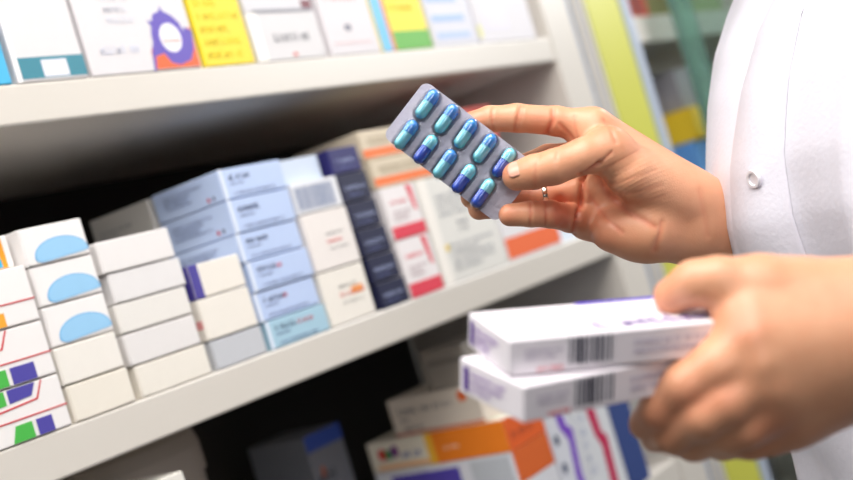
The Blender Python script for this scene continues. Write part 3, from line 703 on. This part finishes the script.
# placket and buttons
PA = .12
V = []; Fc = []; n1 = 120
for j in range(n1):
    z = .50+j/(n1-1)*.90
    for a, e in ((PA-.125, .0006), (PA-.12, .0024), (PA, .0030+.0006*math.sin(z*70)), (PA+.12, .0024+.0008*math.sin(z*55)), (PA+.125, .0004)):
        V.append(coat_pt(z, a, e)[0]-PB)
for j in range(n1-1):
    for i in range(4): Fc.append((j*5+i, j*5+i+1, (j+1)*5+i+1, (j+1)*5+i))
pk = mesh_obj('placket', V, Fc, M_coat, coat, smooth=True)
M_btn = new_mat('button', srgb(240, 238, 244), .35, .02, 40)
for z in (1.344, 1.224, 1.104, .984, .864, .744):
    p, n = coat_pt(z, PA, .0035); nn = FA*n[0]+LE*n[1]; nn /= np.linalg.norm(nn)
    v, f = lathe([(.0001, .0012), (.0035, .0012), (.0042, .0024), (.0058, .0024), (.0062, .001), (.006, 0), (.0001, 0)], 24)
    u = np.cross([0, 0, 1.], nn); u /= np.linalg.norm(u); w = np.cross(nn, u); v = np.array(v)
    mesh_obj('button', p-PB+v[:, :1]*u+v[:, 1:2]*w+v[:, 2:]*nn, f, M_btn, coat, smooth=False)
def tube(pts, rs, n=48, fold=.003, seed=0):
    pts = np.array(pts); m = 60; T = np.linspace(0, len(pts)-1, m); V = []; Fc = []
    P = np.array([[np.interp(t, range(len(pts)), pts[:, k]) for k in range(3)] for t in T])
    for _ in range(4): P[1:-1] = (P[:-2]+P[1:-1]*2+P[2:])/4
    Rr = np.interp(T, range(len(rs)), rs)
    prev = None
    for j in range(m):
        d = P[min(j+1, m-1)]-P[max(j-1, 0)]; d /= np.linalg.norm(d)
        u = np.cross(d, [1, .3, .1]) if prev is None else prev-d*(prev@d)
        u /= np.linalg.norm(u); prev = u; w = np.cross(d, u)
        for i in range(n):
            a = 2*math.pi*i/n; r = Rr[j]+fold*math.sin(j*.55+2*math.sin(a+seed))+fold*.5*math.sin(a*5+j*.2)
            V.append(P[j]+u*math.cos(a)*r+w*math.sin(a)*r)
    for j in range(m-1):
        for i in range(n): Fc.append((j*n+i, j*n+(i+1) % n, (j+1)*n+(i+1) % n, (j+1)*n+i))
    return np.array(V), Fc
for sh, el, wr, sd in ((shL, elbL, wrL, 0), (shR, elbR, wrR, 3)):
    s = 1 if sd == 0 else -1
    v, f = tube([pl(-.02, s*.10, 1.395), sh, lmix(sh, el, .5), el, lmix(el, wr, .30)], [.050, .062, .060, .052, .046], seed=sd)
    o = mesh_obj('sleeve', v-PB, f, M_coat, coat, smooth=True)
    so = o.modifiers.new('thick', 'SOLIDIFY'); so.thickness = .0015; so.offset = -1
# collar
V = []; Fc = []; n1 = 60
for j, (z, k) in enumerate(((1.425, 1.06), (1.475, .98), (1.48, 1.04), (1.43, 1.35))):
    for i in range(n1):
        a = -math.pi+2*math.pi*i/(n1-1); a = a*.93+math.pi
        V.append(pl(.062*k*math.cos(a), .070*k*math.sin(a), z-.02*math.cos(a))-PB)
for j in range(3):
    for i in range(n1-1): Fc.append((j*n1+i, j*n1+i+1, (j+1)*n1+i+1, (j+1)*n1+i))
o = mesh_obj('collar', V, Fc, M_coat, coat, smooth=True); so = o.modifiers.new('thick', 'SOLIDIFY'); so.thickness = .002
M_tr = new_mat('trouser_cloth', srgb(60, 64, 78), .8, .08, 200, .3); M_shoe = new_mat('shoe_leather', srgb(236, 234, 230), .4, .03, 40)
for s in (-1, 1):
    v, f = tube([pl(0, s*.074, .90), pl(0, s*.084, .52), pl(-.005, s*.088, .075)], [.084, .074, .068], fold=.003, seed=s)
    o = mesh_obj('trouser_leg', v-PB, f, M_tr, person, smooth=True); so = o.modifiers.new('thick', 'SOLIDIFY'); so.thickness = .002; so.offset = 1
    def shoef(P, s=s):
        d = smin(cap(P, pl(-.02, s*.088, .045), pl(.12, s*.1, .036), .044, .034), cap(P, pl(-.02, s*.088, .06), pl(-.015, s*.088, .09), .043, .043), .02)
        return np.maximum(d, .0005-P[..., 2])
    c0 = pl(.04, s*.095, .06)
    v, q = nets(shoef, c0-[.16, .16, .0605], c0+[.16, .16, .09], .005)
    mesh_obj('shoe', v-PB, q, M_shoe, person, smooth=True)

# ------------------------------------------------------------------ blister strip
TLp, BLp, BRp, TRp = [H1(*p) for p in ((425.5,80.5,-5), (382.5,136,-5), (496.5,223,-4), (543.5,170.5,-4))]
O = BLp; U = (BRp-BLp); Wd = (TLp-BLp); Lu, Lv = np.linalg.norm(U), np.linalg.norm(Wd)
u_ = U/Lu; n_ = np.cross(u_, Wd); n_ /= np.linalg.norm(n_); v_ = np.cross(n_, u_); Lv = ((TLp+TRp-BLp-BRp)/2)@v_
Mb = Matrix.Identity(4)
Rb = R@np.array([u_, v_, n_]).T; pos = CAM+R@O
for i in range(3):
    for j in range(3): Mb[i][j] = float(Rb[i, j])
    Mb[i][3] = float(pos[i])
strip = empty('blister_pack', (0, 0, 0)); strip.matrix_world = Mb
tag(strip, 'blister strip of ten blue capsules held between thumb and fingers', 'blister pack')
M_foil = new_mat('blister_foil', srgb(180, 175, 188), .34, .05, 300, .25, **{'Metallic': .2})
M_clear = bpy.data.materials.new('clear_plastic'); M_clear.use_nodes = True
nt = M_clear.node_tree; nt.nodes.clear(); out = nt.nodes.new('ShaderNodeOutputMaterial')
tr = nt.nodes.new('ShaderNodeBsdfTransparent'); tr.inputs[0].default_value = (.96, .98, 1.0, 1); gl = nt.nodes.new('ShaderNodeBsdfGlossy'); gl.inputs['Roughness'].default_value = .06
ms = nt.nodes.new('ShaderNodeMixShader'); fr = nt.nodes.new('ShaderNodeFresnel'); fr.inputs[0].default_value = 1.45
mt = nt.nodes.new('ShaderNodeMath'); mt.operation = 'MULTIPLY_ADD'; mt.inputs[1].default_value = .9; mt.inputs[2].default_value = .03
nt.links.new(fr.outputs[0], mt.inputs[0]); nt.links.new(mt.outputs[0], ms.inputs[0]); nt.links.new(tr.outputs[0], ms.inputs[1]); nt.links.new(gl.outputs[0], ms.inputs[2]); nt.links.new(ms.outputs[0], out.inputs[0])
def rrect(w, h, r, n=8):
    P = []
    for cx_, cy_, a0 in ((w-r, h-r, 0), (r, h-r, 90), (r, r, 180), (w-r, r, 270)):
        for i in range(n+1):
            a = math.radians(a0+90*i/n); P.append((cx_+r*math.cos(a), cy_+r*math.sin(a)))
    return P
def slab(P, z0, z1):
    n = len(P); return [(x, y, z1) for x, y in P]+[(x, y, z0) for x, y in P], [tuple(range(n)), tuple(range(2*n-1, n-1, -1))]+[(i, i+n, (i+1) % n+n, (i+1) % n) for i in range(n)]
rr = rrect(Lu, Lv, .0055)
mesh_obj('foil_card', *slab(rr, -.0004, 0), M_foil, strip)
M_film = M_clear
LBc = srgb(150, 236, 250); DBc = srgb(84, 164, 240); DKc = srgb(70, 104, 216)
def capmat(n, c): return new_mat(n, c, .14, .02, 60, **{'Coat Weight': .6, 'Coat Roughness': .05, 'Subsurface Weight': .15, 'Subsurface Scale': .002})
M_cy, M_bl, M_dk = capmat('capsule_cyan', LBc), capmat('capsule_blue', DBc), capmat('capsule_royal', DKc)
def capshell(r, z0, z1, closed_low, closed_hi, n=26):
    prof = []
    if closed_low: prof += [(max(r*math.sin(t), 1e-5), z0+r-r*math.cos(t)) for t in np.linspace(0, math.pi/2, 8)]
    else: prof += [(r, z0)]
    if closed_hi: prof += [(max(r*math.cos(t), 1e-5), z1-r+r*math.sin(t)) for t in np.linspace(0, math.pi/2, 8)]
    else: prof += [(r, z1)]
    return lathe(prof, n)
du = Lu*.1675; u0 = Lu*.118
pt = None
# pattern: (cap colour at top, body colour) rows: top, bottom
rows = [[('b', 'c')]*4+[('c', 'd')], [('b', 'c'), ('c', 'd'), ('b', 'c'), ('c', 'd'), ('c', 'd')]]
mm_ = {'b': M_bl, 'c': M_cy, 'd': M_dk}
cl = Lv*.475; cr = Lv*.092
def dome(rx, L, h, n=28, m=7):     # stadium-shaped dome
    V = []; Fc = []
    for k in range(m+1):
        t = k/m*math.pi/2; s = math.cos(t)**.55 if k < m else .02; z = h*math.sin(t)**.8
        for i in range(n):
            a = 2*math.pi*i/n; yoff = (L/2-rx)*(1 if math.sin(a) >= 0 else -1)
            sc = (rx+.0022*(1-s)*0-(1-s)*rx)
            V.append((sc*math.cos(a), yoff*(1 if k < m else .9)+sc*math.sin(a), z))
    for k in range(m):
        for i in range(n): Fc.append((k*n+i, k*n+(i+1) % n, (k+1)*n+(i+1) % n, (k+1)*n+i))
    Fc.append(tuple(m*n+i for i in range(n)))
    V += [((rx+.0010)*math.cos(2*math.pi*i/n), (L/2-rx)*(1 if math.sin(2*math.pi*i/n) >= 0 else -1)+(rx+.0010)*math.sin(2*math.pi*i/n), .0002) for i in range(n)]
    b0 = (m+1)*n
    for i in range(n): Fc.append((b0+i, b0+(i+1) % n, (i+1) % n, i))
    return V, Fc
dv, df = dome(cr*1.30, cl*1.06, cr*2.1+.0009)
for ri, vy in ((0, Lv*.738), (1, Lv*.215)):
    for ci in range(5):
        x = u0+du*ci+(0 if ri == 0 else Lu*.012); top, bot = rows[ri][ci]
        tilt_ = math.radians(2+random.uniform(-1.5, 1.5))
        c_, s_ = math.cos(tilt_), math.sin(tilt_)
        def place(v): v = np.array(v); return [(x-(p[2]*s_)+p[0]*c_, vy+p[2]*c_+p[0]*s_, cr+.0004+p[1]) for p in v]
        if ri == 0 and False: pass
        lo, hi = -cl/2, cl/2; seam = lo+(hi-lo)*.58
        v, f = capshell(cr*.94, lo, seam+.002, True, True)
        cp = mesh_obj('capsule', place(v), f, mm_[bot], strip, smooth=True)
        v, f = capshell(cr, seam, hi, False, True)
        mesh_obj('capsule_cap', place(v), f, mm_[top], cp, smooth=True)
        mesh_obj('blister_dome', [(px_*c_-py_*s_+x, px_*s_+py_*c_+vy, pz_+.0001) for px_, py_, pz_ in dv], df, M_film, strip, smooth=True)

# ------------------------------------------------------------------ held cartons
def held(P0, A, B, L, W, H, label, seed):
    """P0 front-left-top corner (camera metres); A along the length, B across"""
    A = A/np.linalg.norm(A); C = np.cross(A, B); C /= np.linalg.norm(C); B = np.cross(C, A)
    o = P0-C*H
    Mw = Matrix.Identity(4); Rm = R@np.array([A, B, C]).T; p = CAM+R@o
    for i in range(3):
        for j in range(3): Mw[i][j] = float(Rm[i, j])
        Mw[i][3] = float(p[i])
    PV = (96, 60, 150)
    return carton(0, L, 0, H, 0, W, (240, 234, 240), label, [
        ('bars', 'F', 'barcode', .235, .415, .18, .90, (62, 62, 78)), ('text', 'F', 'red_lettering', .11, .22, .08, .28, (225, 90, 100)), ('text', 'F', 'grey_lettering', .06, .215, .42, .75, (175, 165, 185), 2),
        ('text', 'F', 'grey_lettering', .50, .85, .30, .80, (180, 170, 190), 2),
        ('text', 'T', 'purple_lettering', .38, .95, .12, .42, PV), ('rect', 'T', 'purple_edge', .45, 1, .93, 1, (88, 70, 190)), ('text', 'T', 'pink_lettering', .1, .5, .5, .8, (225, 180, 200), 2),
        ('rect', 'L', 'purple_mark', .08, .16, .15, .8, PV), ('text', 'L', 'purple_lettering', .2, .75, .2, .8, (150, 120, 180), 3)],
        name='medicine_box', flap=None, seed=seed, tilt=Mw, group='cartons held in the left hand')
def V3v(*a): return np.array(a)
Aax = V3v(.100, .0065, -.033); Bax = V3v(-.018, .010, -.051)
DB = .575
An = Aax/np.linalg.norm(Aax); Cn = np.cross(Aax, Bax); Cn /= np.linalg.norm(Cn)
P1 = camc(510, 340, 0, DB)
held(P1, Aax, Bax, .128, .055, .0176, 'upper of two white cartons with purple print held in the left hand', 901)
ph = math.radians(12); Bn = np.cross(Cn, An)
A2 = An*math.cos(ph)+Bn*math.sin(ph)
r2 = camc(524, 386, 0, 1.0); P2 = r2*((Cn@P1-.0184)/(Cn@r2))
held(P2, A2, np.cross(Cn, A2), .125, .055, .0180, 'lower of two white cartons with purple print held in the left hand', 902)

# ------------------------------------------------------------------ light
w = bpy.data.worlds.new('world'); SC.world = w; w.use_nodes = True
w.node_tree.nodes['Background'].inputs[0].default_value = (.95, .97, 1.0, 1); w.node_tree.nodes['Background'].inputs[1].default_value = .05
def area(name, loc, target, size, power, col=(1, 1, 1)):
    l = bpy.data.lights.new(name, 'AREA'); l.energy = power; l.size = size; l.color = col
    o = bpy.data.objects.new(name, l); COL.objects.link(o); o.location = tuple(map(float, loc))
    o.rotation_euler = (Vector(tuple(map(float, target)))-o.location).to_track_quat('-Z', 'Y').to_euler(); return o
area('overhead_light', (.05, -1.05, 2.65), (.9, 0, 1.2), .9, 17, (1, .96, .91))
area('overhead_light', ab(-.7, .3, 2.5), ab(.2, .9, 1.2), .8, 15, (1, .98, .95))
area('overhead_light', (3.1, -1.0, 2.3), (2.2, 0, 1.2), 1.0, 46, (1, 1, 1))  # extra lamp added to brighten the far bay
area('overhead_light', (.55, -.78, 2.6), (.9, 0, 1.2), .7, 11, (1, .97, .93))
area('overhead_light', (.2, -1.9, 2.65), (.9, 0, 1.2), .9, 8, (.98, .98, 1))
area('camera_side_fill', ab(.3, -1.7, 1.9), ab(.1, 1.0, 1.25), .8, 9, (.97, .98, 1))  # soft frontal fill added behind the camera for the foil and hands

# ------------------------------------------------------------------ camera
cd = bpy.data.cameras.new('camera'); co = bpy.data.objects.new('camera', cd); COL.objects.link(co)
Mc = Matrix.Identity(4)
for i in range(3):
    for j in range(3): Mc[i][j] = float(R[i, j])
    Mc[i][3] = float(CAM[i])
co.matrix_world = Mc
cd.sensor_width = 36; cd.lens = F/853*36; cd.clip_start = .01
cd.dof.use_dof = True; cd.dof.focus_distance = .85; cd.dof.aperture_fstop = 4.4
SC.camera = co
SC.view_settings.view_transform = 'Standard'; SC.view_settings.look = 'None'
SC.view_settings.exposure = 0.24; SC.view_settings.gamma = 1; SC.view_settings.use_curve_mapping = False
